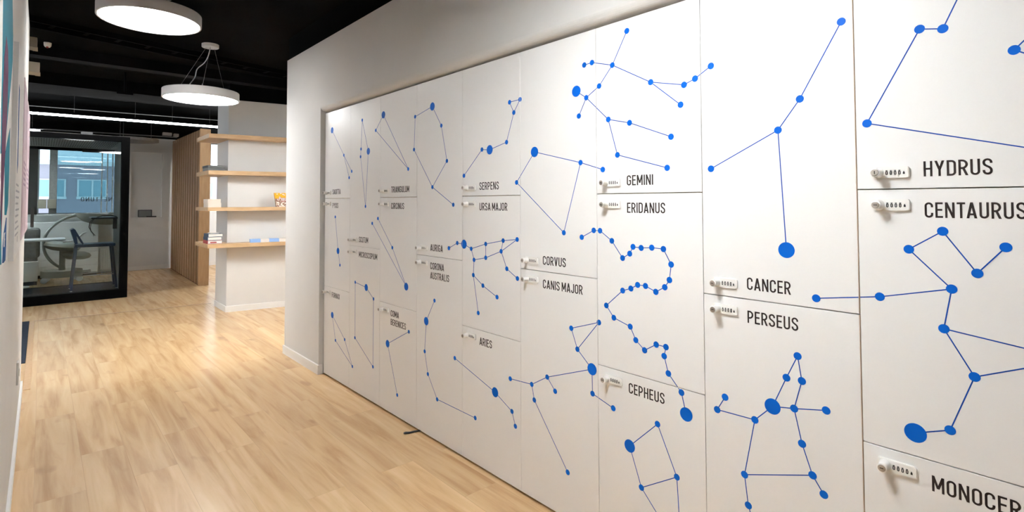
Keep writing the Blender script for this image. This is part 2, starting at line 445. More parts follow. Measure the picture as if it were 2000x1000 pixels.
struct('wall_right_bay', MB().box(2.45, 5.0, 4.96, 5.16, 0, CEIL), 'plaster')
# left bay: outer wall with a window
w = MB()
w.box(-4.2, -4.0, 5.43, 5.60, 0, CEIL); w.box(-4.2, -4.0, 9.6, 13.5, 0, CEIL)
w.box(-4.2, -4.0, 5.6, 9.6, 2.6, CEIL); w.box(-4.2, -4.0, 5.6, 9.6, 0, 0.2)
struct('wall_far_left', w, 'plaster')
def window(name, x0, x1, y0, y1, z0, z1, bars, m_glass, m_frame, axis='x', fw=0.05):
    """a fixed window in the plane x (axis 'x' runs along x) with upright bars"""
    f = MB(); d = 0.06
    if axis == 'x':
        f.box(x0, x1, y0, y1, z0, z0+fw); f.box(x0, x1, y0, y1, z1-fw, z1)
        for a in [x0, x1-fw] + [b-fw/2 for b in bars]: f.box(a, a+fw, y0, y1, z0+fw, z1-fw)
        g = MB().box(x0+fw/2, x1-fw/2, (y0+y1)/2-0.004, (y0+y1)/2+0.004, z0+fw/2, z1-fw/2)
    else:
        f.box(x0, x1, y0, y1, z0, z0+fw); f.box(x0, x1, y0, y1, z1-fw, z1)
        for a in [y0, y1-fw] + [b-fw/2 for b in bars]: f.box(x0, x1, a, a+fw, z0+fw, z1-fw)
        g = MB().box((x0+x1)/2-0.004, (x0+x1)/2+0.004, y0+fw/2, y1-fw/2, z0+fw/2, z1-fw/2)
    o = struct(name, f, m_frame)
    g.build('window_pane', m_glass, o)
    return o
window('window_4', -4.14, -4.06, 5.6, 9.6, 0.2, 2.6, [6.93, 8.27], 'glass_win', 'frame', 'y')
# back wall: sill band, head band, piers, windows, niche
YB = 13.5
w = MB()
w.box(-4.2, 5.2, YB, YB+0.3, 0, 1.10)
w.box(-4.2, 1.39, YB, YB+0.3, 1.10, 1.19); w.box(1.93, 5.2, YB, YB+0.3, 1.10, 1.19)
w.box(-4.2, 2.84, YB, YB+0.3, 2.46, 2.77); w.box(3.96, 5.2, YB, YB+0.3, 2.46, 2.77)
w.box(-4.2, -0.06, YB, YB+0.3, 1.19, 2.46)
w.box(1.25, 1.39, YB, YB+0.3, 1.19, 2.46)
w.box(1.39, 1.93, YB+0.06, YB+0.3, 1.10, 2.46)
w.box(1.93, 2.84, YB, YB+0.3, 1.19, 2.46)
w.box(3.96, 5.2, YB, YB+0.3, 1.19, 2.46)
struct('wall_back', w, 'back_plaster')
struct('trim_3', MB().box(-4.2, 5.2, YB-0.02, YB+0.3, 2.77, CEIL), 'black')
struct('trim_4', MB().box(-0.42, -0.055, YB-0.12, YB-0.005, 1.19, 2.66), 'black2')          # dark post left of the window
struct('trim_5', MB().box(0.108, 0.222, YB-0.10, YB-0.005, 1.19, 2.62), 'felt')
window('window_1', -0.055, 0.16, YB+0.12, YB+0.18, 1.19, 2.46, [], 'glass_win', 'white', fw=0.02)
window('window_2', 0.17, 1.25, YB+0.12, YB+0.18, 1.19, 2.46, [0.915, 1.005, 1.09], 'glass_blue', 'white', fw=0.018)  # upright white bars stand in for streaks of light reflected in the glass
window('window_3', 2.84, 3.96, YB+0.12, YB+0.18, 1.19, 2.77, [3.4], 'glass_win', 'white', fw=0.04)
struct('trim_6', MB().box(-0.06, 1.25, YB-0.14, YB+0.02, 1.165, 1.19, 0.004), 'white')       # window sill
# shelf pillar
A = -0.17
def pfront(x): return 7.58 + A*(x-1.80)
struct('wall_pillar', MB().plate([(1.80, 7.58), (3.1, pfront(3.1)), (3.1, 8.15), (1.80, 8.15)], 0, 2.735), 'plaster')
struct('trim_7', MB().plate([(1.812, 7.59), (3.1, pfront(3.1)+0.012), (3.1, 8.14), (1.812, 8.14)], 2.735, CEIL), 'black')
# skirtings
bb = MB()
bb.box(XW-0.012, XW, 4.333, 5.172, 0, 0.075); bb.box(XW, 1.752, 4.333, 4.345, 0, 0.075); bb.box(XW, 2.45, 5.16, 5.172, 0, 0.075)
struct('baseboard_right', bb, 'trim')
struct('baseboard_left', MB().box(-0.09, -0.078, 0.2, 5.442, 0, 0.075), 'trim')
struct('baseboard_pillar', MB().plate([(1.788, 7.568), (3.1, pfront(3.1)-0.012), (3.1, pfront(3.1)), (1.80, 7.58), (1.80, 8.15), (1.788, 8.15)], 0, 0.075), 'trim')
struct('baseboard_back', MB().box(1.0, 5.0, YB-0.012, YB, 0, 0.09), 'trim')
# floor joints
struct('trim_8', MB().box(-0.075, -0.035, 5.45, 8.55, 0, 0.003), 'slat_end')
struct('trim_9', MB().bar((-0.035, 8.545, 0.0015), (1.80, 8.40, 0.0015), 0.022, 0.003), 'slat')
# ceiling beams, black as the ceiling
struct('beam_1', MB().box(-4.2, 5.0, 8.3, 9.0, 2.80, CEIL), 'black')
struct('beam_2', MB().box(-4.2, 5.0, 6.9, 7.06, 2.84, CEIL), 'black2')
struct('beam_3', MB().box(-4.2, 5.0, 10.9, 11.3, 2.80, CEIL), 'black')

# ---------------------------------------------------------------- the building across the street
b = thing('apartment_building', (0, 40, -4), 'pinkish building with white-framed windows seen through the glass booth and back window', 'building')
MB().box(-30, 40, 40, 52, -6, 3.6).build('facade', 'facade', b)
MB().box(-30.2, 40, 39.8, 52, 3.6, 3.85).build('cornice', 'white', b)
for r_, z0 in ((0, 1.8), (1, -2.2)):
    for i in range(11):
        x = -6 + i*1.9
        wf = MB()
        wf.box(x-0.08, x+1.38, 39.9, 40, z0-0.16, z0-0.02); wf.box(x-0.05, x+1.35, 39.93, 40, z0+0.92, z0+0.98)
        for q in (-0.05, 0.61, 1.27): wf.box(x+q, x+q+0.08, 39.93, 40, z0-0.02, z0+0.92)
        wf = wf.build('window', 'white', b)
        MB().box(x+0.02, x+1.28, 39.96, 39.995, z0-0.02, z0+0.92).build('pane', 'pane_dark', wf)

# ---------------------------------------------------------------- lockers
X0 = 1.7532; Y0 = 4.3175; PW = 0.47814
ZB, Z1, Z2, Z3, ZT = 0.012, 0.7225, 1.077, 1.4325, 2.137
GAP = 0.0009
STARS = {
 'SAGITTA': ([(0.134,1.983), (0.360,1.766), (0.502,1.634), (0.458,1.588)], [(0,1),(1,2),(1,3)], (0,)),
 'SCUTUM': ([(0.673,2.002), (0.656,1.791), (0.650,1.735), (0.733,1.371), (0.773,1.766)], [(0,1),(1,2),(2,3),(3,4),(4,0)], (4,)),
 'TRIANGULUM': ([(0.995,2.001), (0.885,1.905), (1.329,1.612)], [(0,1),(1,2),(2,0)], (0,)),
 'PYXIS': ([(0.209,1.285), (0.265,1.020), (0.303,0.912)], [(0,1),(1,2)], (1,)),
 'CIRCINUS': ([(0.924,1.288), (1.128,1.099), (1.309,0.863), (0.839,1.252)], [(0,1),(1,2),(2,3)], (2,)),
 'MICROSCOPIUM': ([(0.575,0.810), (0.752,0.792), (0.865,0.726), (0.861,0.256), (0.575,0.403)], [(0,1),(1,2),(2,3),(3,4),(4,0)], (1,)),
 'FORNAX': ([(0.165,0.505), (0.398,0.356), (0.535,0.184), (0.229,0.318)], [(0,1),(1,2),(2,3),(3,0)], (0,)),
 'COMA': ([(1.343,0.584), (1.069,0.456), (1.200,0.152)], [(0,1),(1,2)], (1,)),
 'AURIGA': ([(1.608,1.975), (1.411,1.937), (1.399,1.731), (1.610,1.490), (1.826,1.385), (1.762,1.638), (1.704,1.849)], [(0,1),(1,2),(2,3),(3,4),(3,5),(5,6),(6,0)], (0,)),
 'SERPENS': ([(1.928,1.546), (2.089,1.679), (2.154,1.673), (2.289,1.701), (2.345,1.844), (2.313,1.900), (2.391,1.903)], [(0,1),(1,2),(2,3),(3,4),(4,5),(5,6),(6,4)], (2,)),
 'CORVUS': ([(2.492,1.637), (2.780,1.570), (2.902,1.534), (2.364,1.496), (2.679,1.262)], [(0,1),(1,2),(0,3),(3,4),(4,1)], (0,)),
 'URSA': ([(1.783,1.137), (1.865,1.171), (1.928,1.168), (1.994,1.147), (2.120,1.180), (2.261,1.205), (2.367,1.216), (2.245,1.150), (2.120,1.108), (2.019,1.089), (2.013,1.007), (2.096,0.960), (2.212,0.915), (2.056,0.811), (2.289,1.066), (2.368,1.026)], [(0,1),(1,2),(2,3),(3,4),(4,5),(5,6),(6,7),(7,8),(8,9),(9,10),(10,11),(11,12),(9,3),(4,8),(5,7),(10,13),(7,14),(14,15)], (2,)),
 'CORONA': ([(1.635,0.819), (1.545,0.684), (1.529,0.500), (1.565,0.373), (1.665,0.251), (2.029,0.252)], [(0,1),(1,2),(2,3),(3,4),(4,5)], (1,)),
 'ARIES': ([(1.842,0.527), (2.195,0.431), (2.325,0.372), (2.350,0.308)], [(0,1),(1,2),(2,3)], (1,)),
 'CANIS': ([(2.313,0.528), (2.467,0.539), (2.570,0.598), (2.836,0.695), (2.620,0.547), (2.484,0.471), (2.694,0.215), (2.755,0.762), (2.720,0.846), (2.875,0.897), (2.838,0.594), (2.946,0.564)], [(0,1),(1,2),(2,3),(2,4),(1,5),(5,6),(3,7),(7,8),(8,9),(9,7),(3,10),(10,11)], (3,)),
 'GEMINI': ([(3.030,2.086), (2.956,1.962), (2.848,1.994), (2.805,1.992), (2.886,1.887), (2.815,1.848), (2.758,1.885), (2.772,1.774), (2.933,1.740), (3.039,1.714), (3.225,1.641), (2.978,1.590), (3.207,1.526), (3.139,1.860), (3.281,1.826), (3.325,1.841), (3.386,1.875), (3.266,1.755)], [(0,1),(1,2),(2,3),(1,4),(4,5),(5,6),(5,7),(5,8),(8,9),(9,10),(8,11),(11,12),(1,13),(13,14),(14,15),(15,16),(13,17)], (6,)),
 'ERIDANUS': ([(2.784,1.247), (2.851,1.279), (2.885,1.279), (2.946,1.240), (2.999,1.174), (3.034,1.194), (3.050,1.222), (3.088,1.220), (3.136,1.224), (3.187,1.222), (3.219,1.167), (3.211,1.109), (3.191,1.080), (3.152,1.058), (3.106,1.075), (3.070,1.075), (3.038,1.057), (2.998,1.044), (2.915,0.973), (2.953,0.929), (3.033,0.907), (3.059,0.859), (3.099,0.828), (3.151,0.860), (3.193,0.859), (3.185,0.824), (3.202,0.764), (3.255,0.708), (3.273,0.635)], [(0,1),(1,2),(2,3),(3,4),(4,5),(5,6),(6,7),(7,8),(8,9),(9,10),(10,11),(11,12),(12,13),(13,14),(14,15),(15,16),(16,17),(17,18),(18,19),(19,20),(20,21),(21,22),(22,23),(23,24),(24,25),(25,26),(26,27),(27,28)], (28,)),
 'CEPHEUS': ([(3.153,0.564), (3.025,0.440), (3.078,0.300), (3.232,0.398), (3.247,0.131)], [(0,1),(1,2),(2,3),(3,0),(2,4),(3,4)], (1,)),
 'CANCER': ([(3.794,1.927), (3.676,1.716), (3.609,1.626), (3.381,1.514), (3.628,1.247)], [(0,1),(1,2),(2,3),(2,4)], (4,)),
 'PERSEUS': ([(3.655,0.924), (3.621,0.850), (3.666,0.851), (3.577,0.749), (3.642,0.761), (3.732,0.781), (3.520,0.690), (3.391,0.686), (3.420,0.736), (3.663,0.661), (3.691,0.577), (3.721,0.532), (3.483,0.501), (3.494,0.406), (3.520,0.323)], [(0,1),(1,3),(0,2),(2,4),(3,4),(4,5),(3,6),(6,7),(7,8),(4,9),(9,10),(10,11),(6,12),(12,10),(12,13),(13,14)], (3,)),
 'HYDRUS': ([(3.853,1.620), (3.979,1.859), (4.028,1.848), (4.084,1.973), (4.249,1.505), (4.162,1.763), (4.232,1.838), (4.246,1.709)], [(0,1),(1,2),(2,3),(0,4),(5,6),(5,7),(6,7)], ()),
 'CENTAURUS': ([(4.016,1.321), (3.943,1.270), (4.031,1.174), (4.082,1.219), (4.136,1.287), (3.874,1.134), (3.711,1.108), (4.013,1.070), (4.071,0.961), (4.020,0.814), (3.947,0.784), (4.242,1.040)], [(0,1),(1,2),(2,5),(5,6),(0,3),(3,4),(2,7),(7,8),(8,9),(9,10),(7,11),(8,11)], (10,)),
}
POSTER = {
 'teal_top': [(1.925,1.976), (1.944,1.940), (1.984,1.811), (1.990,1.673), (2.019,1.536), (2.203,1.549), (2.333,1.664), (2.508,1.818), (2.583,1.904), (2.569,1.992), (2.459,2.089), (2.430,2.132)],
 'teal_low': [(2.524,1.660), (2.369,1.602), (2.237,1.544), (2.275,1.443), (2.317,1.363), (2.435,1.361), (2.525,1.395), (2.550,1.484)],
 'purple': [(2.140,1.890), (2.063,1.814), (2.036,1.708), (2.056,1.539), (2.087,1.396), (2.151,1.291), (2.167,1.396), (2.206,1.488), (2.254,1.568), (2.303,1.718), (2.299,1.814), (2.250,1.869)],
 'blue': [(2.422,1.353), (2.300,1.308), (2.259,1.270), (2.257,1.217), (2.350,1.211), (2.448,1.211), (2.457,1.258), (2.458,1.352)],
 'teal_side': [(2.024,1.424), (2.119,1.223), (2.214,1.218), (2.157,1.306), (2.088,1.367)],
}


ROWS = [  # column, name(s), drawing, z range, splits touching, place words
 (0, ['SAGITTA'], 'SAGITTA', Z3, ZT), (0, ['PYXIS'], 'PYXIS', Z1, Z3), (0, ['FORNAX'], 'FORNAX', ZB, Z1),
 (1, ['SCUTUM'], 'SCUTUM', Z2, ZT), (1, ['MICROSCOPIUM'], 'MICROSCOPIUM', ZB, Z2),
 (2, ['TRIANGULUM'], 'TRIANGULUM', Z3, ZT), (2, ['CIRCINUS'], 'CIRCINUS', Z1, Z3), (2, ['COMA', 'BERENICES'], 'COMA', ZB, Z1),
 (3, ['AURIGA'], 'AURIGA', Z2, ZT), (3, ['CORONA', 'AUSTRALIS'], 'CORONA', ZB, Z2),
 (4, ['SERPENS'], 'SERPENS', Z3, ZT), (4, ['URSA MAJOR'], 'URSA', Z1, Z3), (4, ['ARIES'], 'ARIES', ZB, Z1),
 (5, ['CORVUS'], 'CORVUS', Z2, ZT), (5, ['CANIS MAJOR'], 'CANIS', ZB, Z2),
 (6, ['GEMINI'], 'GEMINI', Z3, ZT), (6, ['ERIDANUS'], 'ERIDANUS', Z1, Z3), (6, ['CEPHEUS'], 'CEPHEUS', ZB, Z1),
 (7, ['CANCER'], 'CANCER', Z2, ZT), (7, ['PERSEUS'], 'PERSEUS', ZB, Z2),
 (8, ['HYDRUS'], 'HYDRUS', Z3, ZT), (8, ['CENTAURUS'], 'CENTAURUS', Z1, Z3), (8, ['MONOCEROS'], None, ZB, Z1)]
WIDTHS = {'HYDRUS': .137, 'CANCER': .137, 'PERSEUS': .157, 'GEMINI': .122, 'ERIDANUS': .173, 'CEPHEUS': .161, 'CORVUS': .144,
 'CANIS MAJOR': .241, 'SERPENS': .160, 'URSA MAJOR': .226, 'ARIES': .103, 'AURIGA': .132, 'CORONA': .144, 'AUSTRALIS': .196,
 'TRIANGULUM': .230, 'CIRCINUS': .167, 'COMA': .106, 'BERENICES': .195, 'SCUTUM': .144, 'MICROSCOPIUM': .282, 'SAGITTA': .150,
 'PYXIS': .108, 'FORNAX': .147}
CENT, MONO = 0.1750, 0.1687      # widths of the visible letters of the two cut names
def onface(s, z, h): return (X0 - h, Y0 - s, z)      # s runs right along the doors, h out of the door

def clip(poly, s0, s1, z0, z1):
    for ax, lim, sg in ((0, s0, 1), (0, s1, -1), (1, z0, 1), (1, z1, -1)):
        out = []
        for i in range(len(poly)):
            a, b_ = poly[i-1], poly[i]; da = (a[ax]-lim)*sg; db = (b_[ax]-lim)*sg
            if (da >= 0) != (db >= 0):
                t = da/(da-db); out.append((a[0]+(b_[0]-a[0])*t, a[1]+(b_[1]-a[1])*t))
            if db >= 0: out.append(b_)
        poly = out
        if len(poly) < 3: return []
    return poly

SHAPES = []                    # every star and line of the drawings as outlines on the locker front
R_SMALL, R_BIG, LINE = 0.0118, 0.0247, 0.0030
for nm, (pts, lines, big) in STARS.items():
    for a, b_ in lines:
        p, q = Vector(pts[a]), Vector(pts[b_]); d = (q-p).normalized(); n = Vector((-d.y, d.x))*LINE/2
        SHAPES.append((nm, [tuple(p+n), tuple(p-n), tuple(q-n), tuple(q+n)], 0.0004))
    for i, (x, y) in enumerate(pts):
        r = R_BIG if i in big else R_SMALL
        k = 32 if i in big else 24
        SHAPES.append((nm, [(x+r*math.cos(2*math.pi*j/k), y+r*math.sin(2*math.pi*j/k)) for j in range(k)], 0.0006))

def make_lock(root, s, z, upright=False):
    """cam lock with a keyed knob on a plate of four number wheels"""
    pl = MB(); hw, hh, rr = 0.0445, 0.0162, 0.007
    cx = s + 0.0795
    out = arc(cx+hw-rr, z+hh-rr, rr, rr, 0, 90, 5) + arc(cx-hw+rr, z+hh-rr, rr, rr, 90, 180, 5) + arc(cx-hw+rr, z-hh+rr, rr, rr, 180, 270, 5) + arc(cx+hw-rr, z-hh+rr, rr, rr, 270, 360, 5)
    pl.prism(out, -0.001, 0.006, onface)
    small = [(cx+(x-cx)*0.97, z+(y-z)*0.93) for x, y in out]
    pl.prism(small, 0.006, 0.0075, onface)
    pl.prism([(s+0.066, z-0.0066), (s+0.115, z-0.0066), (s+0.115, z+0.0066), (s+0.066, z+0.0066)], 0.0075, 0.0085, onface)
    lock = pl.build('combination_lock', 'lock', root)
    kn = MB(); c = onface(s+0.053, z, 0.006)
    kn.lathe([(0.0150, 0), (0.0142, 0.004), (0.0118, 0.009), (0.0112, 0.024), (0.0124, 0.0275), (0.0122, 0.031), (0.0098, 0.0318)], c, (-1, 0, 0), 28)
    kn.build('knob', 'lock', lock)
    ky = MB(); c2 = onface(s+0.053, z, 0.0375)
    ky.lathe([(0.0094, 0), (0.0092, 0.0012), (0.0084, 0.0016)], c2, (-1, 0, 0), 24)
    ky.build('key_cylinder', 'steel', lock)
    a, b_ = (0.0011, 0.0043) if upright else (0.0043, 0.0011)
    MB().prism([(s+0.053-a, z-b_), (s+0.053+a, z-b_), (s+0.053+a, z+b_), (s+0.053-a, z+b_)], 0.0388, 0.0394, onface).build('key_slot', 'dark', lock)
    wh = MB()
    for i in range(4):
        x = s + 0.0715 + i*0.0098
        # a half-seen digit above a whole one on each wheel
        wh.prism([(x, z+0.0045), (x+0.0046, z+0.0045), (x+0.0046, z+0.0063), (x, z+0.0063)], 0.0085, 0.0089, onface)
        add_text(wh, '0', x, z-0.0062, 0.0100, onface, 0.0085, 0.0089, 1.0, t=0.21)
    x = s + 0.1108
    wh.prism([(x, z-0.0052), (x+0.0045, z-0.0052), (x+0.0045, z-0.001), (x+0.0022, z+0.0036), (x, z-0.001)], 0.0085, 0.0089, onface)
    wh.build('number_wheels', 'dark', lock)

ORD = ['far-left', 'second', 'third', 'fourth', 'fifth', 'sixth', 'seventh', 'eighth', 'right-hand']
for colm, names, drawing, za, zb in ROWS:
    s0 = colm*PW; s1 = s0 + PW
    full = ' '.join(names)
    pos = 'upper' if zb == ZT else ('bottom' if za == ZB else 'middle')
    lab = 'white locker lettered %s, %s door of the %s column' % (full, pos, ORD[colm])
    root = thing('locker', (X0+0.25, Y0-(s0+s1)/2, za), lab, 'locker', 'white lockers with blue constellations')
    g0, g1, gz0, gz1 = s0+GAP, s1-(0.0024 if colm == 7 else GAP), za+0.0015, zb-0.0015
    MB().box(X0+0.022, X0+0.50, Y0-s1+0.0006, Y0-s0-0.0006, za+0.0006, zb-0.0006).build('cabinet_body', 'carcass', root)
    MB().box(X0, X0+0.019, Y0-g1, Y0-g0, gz0, gz1, 0.0007, 1).build('door', 'door', root)
    if colm == 7: MB().box(X0+0.0008, X0+0.019, Y0-g1-0.0011, Y0-g1, gz0, gz1).build('edge_band', 'edge', root)
    decs = {}
    for nm, poly, h in SHAPES:
        xs = [q[0] for q in poly]
        if max(xs) < g0 or min(xs) > g1: continue
        c = clip(poly, g0+0.0005, g1-0.0005, gz0+0.0005, gz1-0.0005)
        if c:
            dm = decs.setdefault(nm, MB()); dm.slot = 1 if h < 0.0005 else 0
            dm.prism(c, -0.0002, h, onface)
    for dec in decs.values(): dec.build('constellation_drawing', ('blue', 'blue_line'), root)
    txt = MB()
    zt = za + 0.032 if zb == ZT else zb - 0.0768
    for i, n in enumerate(names):
        sx = WIDTHS[n]/(text_width(n)*0.0402) if n in WIDTHS else {'CENTAURUS': CENT/(text_width('CENTAURU')*0.0402), 'MONOCEROS': MONO/(text_width('MONOCER')*0.0402)}[n]
        add_text(txt, n, s0+0.1545, zt-0.057*i, 0.0402, onface, -0.0002, 0.0004, sx)
    txt.build('name_lettering', 'ink', root)
    make_lock(root, s0, za+0.0455 if zb == ZT else zb-0.0435, full == 'HYDRUS')
p_ = thing('locker_plinth', (X0+0.06, 2.2, 0), 'dark recessed plinth strip running along the floor under the white lockers', 'plinth')
MB().box(X0+0.06, X0+0.49, Y0-9*PW+0.002, Y0-0.002, 0, ZB-0.0004).build('plinth_board', 'plinth', p_)

# strap on the floor
MB().tube([(1.668, 2.885, 0.004), (1.676, 2.878, 0.0085), (1.70, 2.868, 0.006), (1.73, 2.866, 0.005), (1.755, 2.856, 0.005), (1.80, 2.835, 0.0045)], [0.004, 0.006, 0.005, 0.005, 0.005, 0.004], 10, 0.8)
s_ = MB().tube([(1.668, 2.885, 0.006), (1.676, 2.878, 0.0085), (1.70, 2.868, 0.007), (1.73, 2.866, 0.006), (1.755, 2.856, 0.006), (1.80, 2.835, 0.006)], [0.006, 0.008, 0.0065, 0.006, 0.006, 0.005], 10, 0.8)
tag(s_.build('strap', 'dark', loc=(1.70, 2.87, 0)), 'short black strap lying on the oak floor, sticking out from under lockers', 'strap')

# ---------------------------------------------------------------- pendant lamps and lights
def make_pendant(loc, zc, label, face='lamp_face', cord_side=1):
    r = 0.3375; x, y, z = loc
    root = thing('pendant_lamp', loc, label, 'lamp', 'round white pendant lamps')
    f = MB().lathe([(r-0.012, 0.0), (r-0.002, 0.0), (r, 0.003), (r, 0.080), (r-0.004, 0.084), (0.05, 0.090), (0.0, 0.090)], loc, (0, 0, 1), 72, caps=False)
    f.lathe([(r-0.012, 0.0), (r-0.014, 0.006)], loc, (0, 0, 1), 72, caps=False)
    f.build('lamp_housing', 'lamp_rim', root)
    MB().lathe([(0.0, 0.004), (r-0.013, 0.004)], loc, (0, 0, 1), 72).build('diffuser', face, root)
    MB().lathe([(0.0, 0), (0.072, 0), (0.075, 0.003), (0.075, 0.032), (0.0, 0.032)], (x+0.03, y-0.2, zc-0.032), (0, 0, 1), 36).build('ceiling_rose', 'white', root)
    for k in range(3):
        a = math.radians(20 + 120*k)
        p0 = (x+0.25*math.cos(a), y+0.25*math.sin(a), z+0.086); p1 = (x+0.03+0.04*math.cos(a), y-0.2+0.04*math.sin(a), zc-0.03)
        MB().tube([p0, p1], 0.0011, 6).build('suspension_wire', 'wire', root)
        MB().lathe([(0.006, 0), (0.006, 0.02), (0.002, 0.03)], p0, (0, 0, 1), 12).build('wire_grip', 'wire', root)
    h = zc - z - 0.09
    pts = [(x-0.10*cord_side, y, z+0.088), (x-0.105*cord_side, y, z+0.088+h*0.12), (x-0.06*cord_side, y+0.01, z+0.088+h*0.30), (x-0.05*cord_side, y-0.04, z+0.088+h*0.48),
           (x+0.0*cord_side, y-0.1, z+0.088+h*0.62), (x+0.02, y-0.16, z+0.088+h*0.75), (x+0.03, y-0.2, zc-0.03)]
    sm = []
    for i in range(len(pts)-1):
        p0, p1, p2, p3 = (Vector(pts[max(0, i-1)]), Vector(pts[i]), Vector(pts[i+1]), Vector(pts[min(len(pts)-1, i+2)]))
        for j in range(5):
            t = j/5; sm.append(0.5*((2*p1)+(p2-p0)*t+(2*p0-5*p1+4*p2-p3)*t*t+(3*p1-p0-3*p2+p3)*t**3))
    sm.append(Vector(pts[-1]))
    MB().tube(sm, 0.0045, 8).build('power_cord', 'cord', root)
    return root
make_pendant((0.602, 4.85, 2.783), CEIL, 'larger-looking round white pendant lamp near the ceiling at the top left of the view', 'lamp_face_dim')
make_pendant((1.185, 6.04, 2.43), CEIL, 'round white pendant lamp hanging lower, just in front of the shelf pillar')
make_pendant((0.69, 1.0, 2.52), CEIL, 'round white pendant lamp above the near lockers, outside the view')
make_pendant((1.30, -3.0, 2.52), CEIL, 'round white pendant lamp behind the viewer, outside the view')
make_pendant((-0.85, 12.6, 2.465), CEIL, 'added unseen fill lamp beyond the glass booth, hidden by the left wall')  # added out of sight to brighten the back wall and furniture
make_pendant((-1.7, 6.25, 2.45), CEIL, 'added unseen fill lamp in the left bay, hidden by the left wall')  # extra lamp, never in view, lighting floor and slats from the left
make_pendant((3.5, 5.75, 2.60), CEIL, 'added unseen fill lamp behind the white locker wall')  # unseen lamp added to light the pillar front
make_pendant((3.5, 10.6, 2.45), CEIL, 'added unseen fill lamp behind the slatted partition')  # added fill for the dim back area, out of view
make_pendant((3.4, 12.4, 2.45), CEIL, 'added unseen fill lamp behind the pillar, near the back window')  # another hidden lamp put in to lift the light at the back

def linear_light(p0, p1, zc, label, wires):
    root = thing('linear_light', ((p0[0]+p1[0])/2, (p0[1]+p1[1])/2, p0[2]), label, 'lamp')
    a, b_ = Vector(p0), Vector(p1)
    up = Vector((0, 0, 0.022))
    MB().bar(a+up, b_+up, 0.045, 0.03).build('housing', 'black2', root)
    MB().bar(a-Vector((0, 0, 0.008)), b_-Vector((0, 0, 0.008)), 0.042, 0.024).build('diffuser', 'strip_face', root)
    for t in wires:
        q = a + (b_-a)*t
        MB().tube([q+Vector((0, 0, 0.03)), (q.x, q.y, zc)], 0.0016, 6).build('suspension_wire', 'wire', root)
linear_light((-0.9, 9.49, 2.60), (2.9, 9.30, 2.60), CEIL, 'long thin white light strip hanging in front of the glass booth', (0.1, 0.32, 0.5, 0.62, 0.75))
linear_light((-1.4, 11.55, 2.585), (-0.035, 11.5, 2.585), CEIL, 'short end of a white light strip showing past the left wall', (0.2, 0.93))
tag(MB().tube([(-0.2, 11.50, 2.60), (1.85, 11.38, 2.60)], 0.010, 8).build('ceiling_pipe', 'pipe', loc=(0.8, 11.45, 2.6)), 'thin grey pipe running level above the back of the glass booth', 'pipe')
tag(MB().tube([(-0.9, 9.62, 2.70), (2.9, 9.42, 2.72)], 0.006, 8).build('ceiling_pipe', 'pipe', loc=(0.9, 9.5, 2.70)), 'thin grey pipe just above the long light strip', 'pipe')
ct = thing('cable_tray', (1.0, 6.14, 2.87), 'black ladder cable tray crossing the dark ceiling behind the first pendant lamp', 'cable tray')
a, b_ = Vector((-1.0, 5.64, 2.895)), Vector((4.6, 7.04, 2.895)); d = (b_-a).normalized(); n = Vector((-d.y, d.x, 0))*0.1
for sg in (-1, 1): MB().bar(a+n*sg, b_+n*sg, 0.012, 0.05).build('side_rail', 'black2', ct)
for i in range(24):
    q = a + (b_-a)*(i+0.5)/24; MB().bar(q-n, q+n, 0.03, 0.008).build('rung', 'black2', ct)
hg = MB()
for i in range(6):
    q = a + (b_-a)*(i+0.5)/6; hg.tube([q, (q.x, q.y, CEIL)], 0.006, 6)
hg.build('hangers', 'black2', ct)
sn = thing('smoke_detector', (0.018, 6.80, CEIL), 'small white ceiling detector with a dark red middle, near the left wall', 'detector')
MB().lathe([(0.0, -0.045), (0.020, -0.043), (0.028, -0.03), (0.030, 0.0)], (0.018, 6.80, CEIL), (0, 0, 1), 24).build('detector_body', 'white', sn)
MB().lathe([(0.0, -0.056), (0.008, -0.054), (0.010, -0.042)], (0.016, 6.785, CEIL), (0, 0, 1), 16).build('sensor_eye', 'redp', sn)
cb = thing('ceiling_bracket', (0.72, 7.75, CEIL), 'small black T-shaped bracket hanging from the dark ceiling above the glass booth', 'bracket')
MB().tube([(0.72, 7.75, CEIL), (0.72, 7.75, 2.70)], 0.012, 8).build('rod', 'black2', cb)
MB().box(0.64, 0.80, 7.73, 7.77, 2.685, 2.705).build('cross_arm', 'black2', cb)
for z0, z1, x1, wd in ((2.715, 2.80, -0.050, 'upper'), (2.502, 2.59, -0.030, 'lower')):
    d_ = thing('air_duct', (-0.6, 6.3, z0), '%s of two beige duct ends poking out past the top of the left wall' % wd, 'duct', 'beige duct ends')
    MB().box(-1.3, x1, 6.0, 6.15, z0, z1, 0.004).build('duct_body', 'beige', d_)
    MB().box(x1-0.03, x1+0.004, 5.997, 6.153, z0-0.002, z0+0.004).build('duct_flange', 'beige', d_)

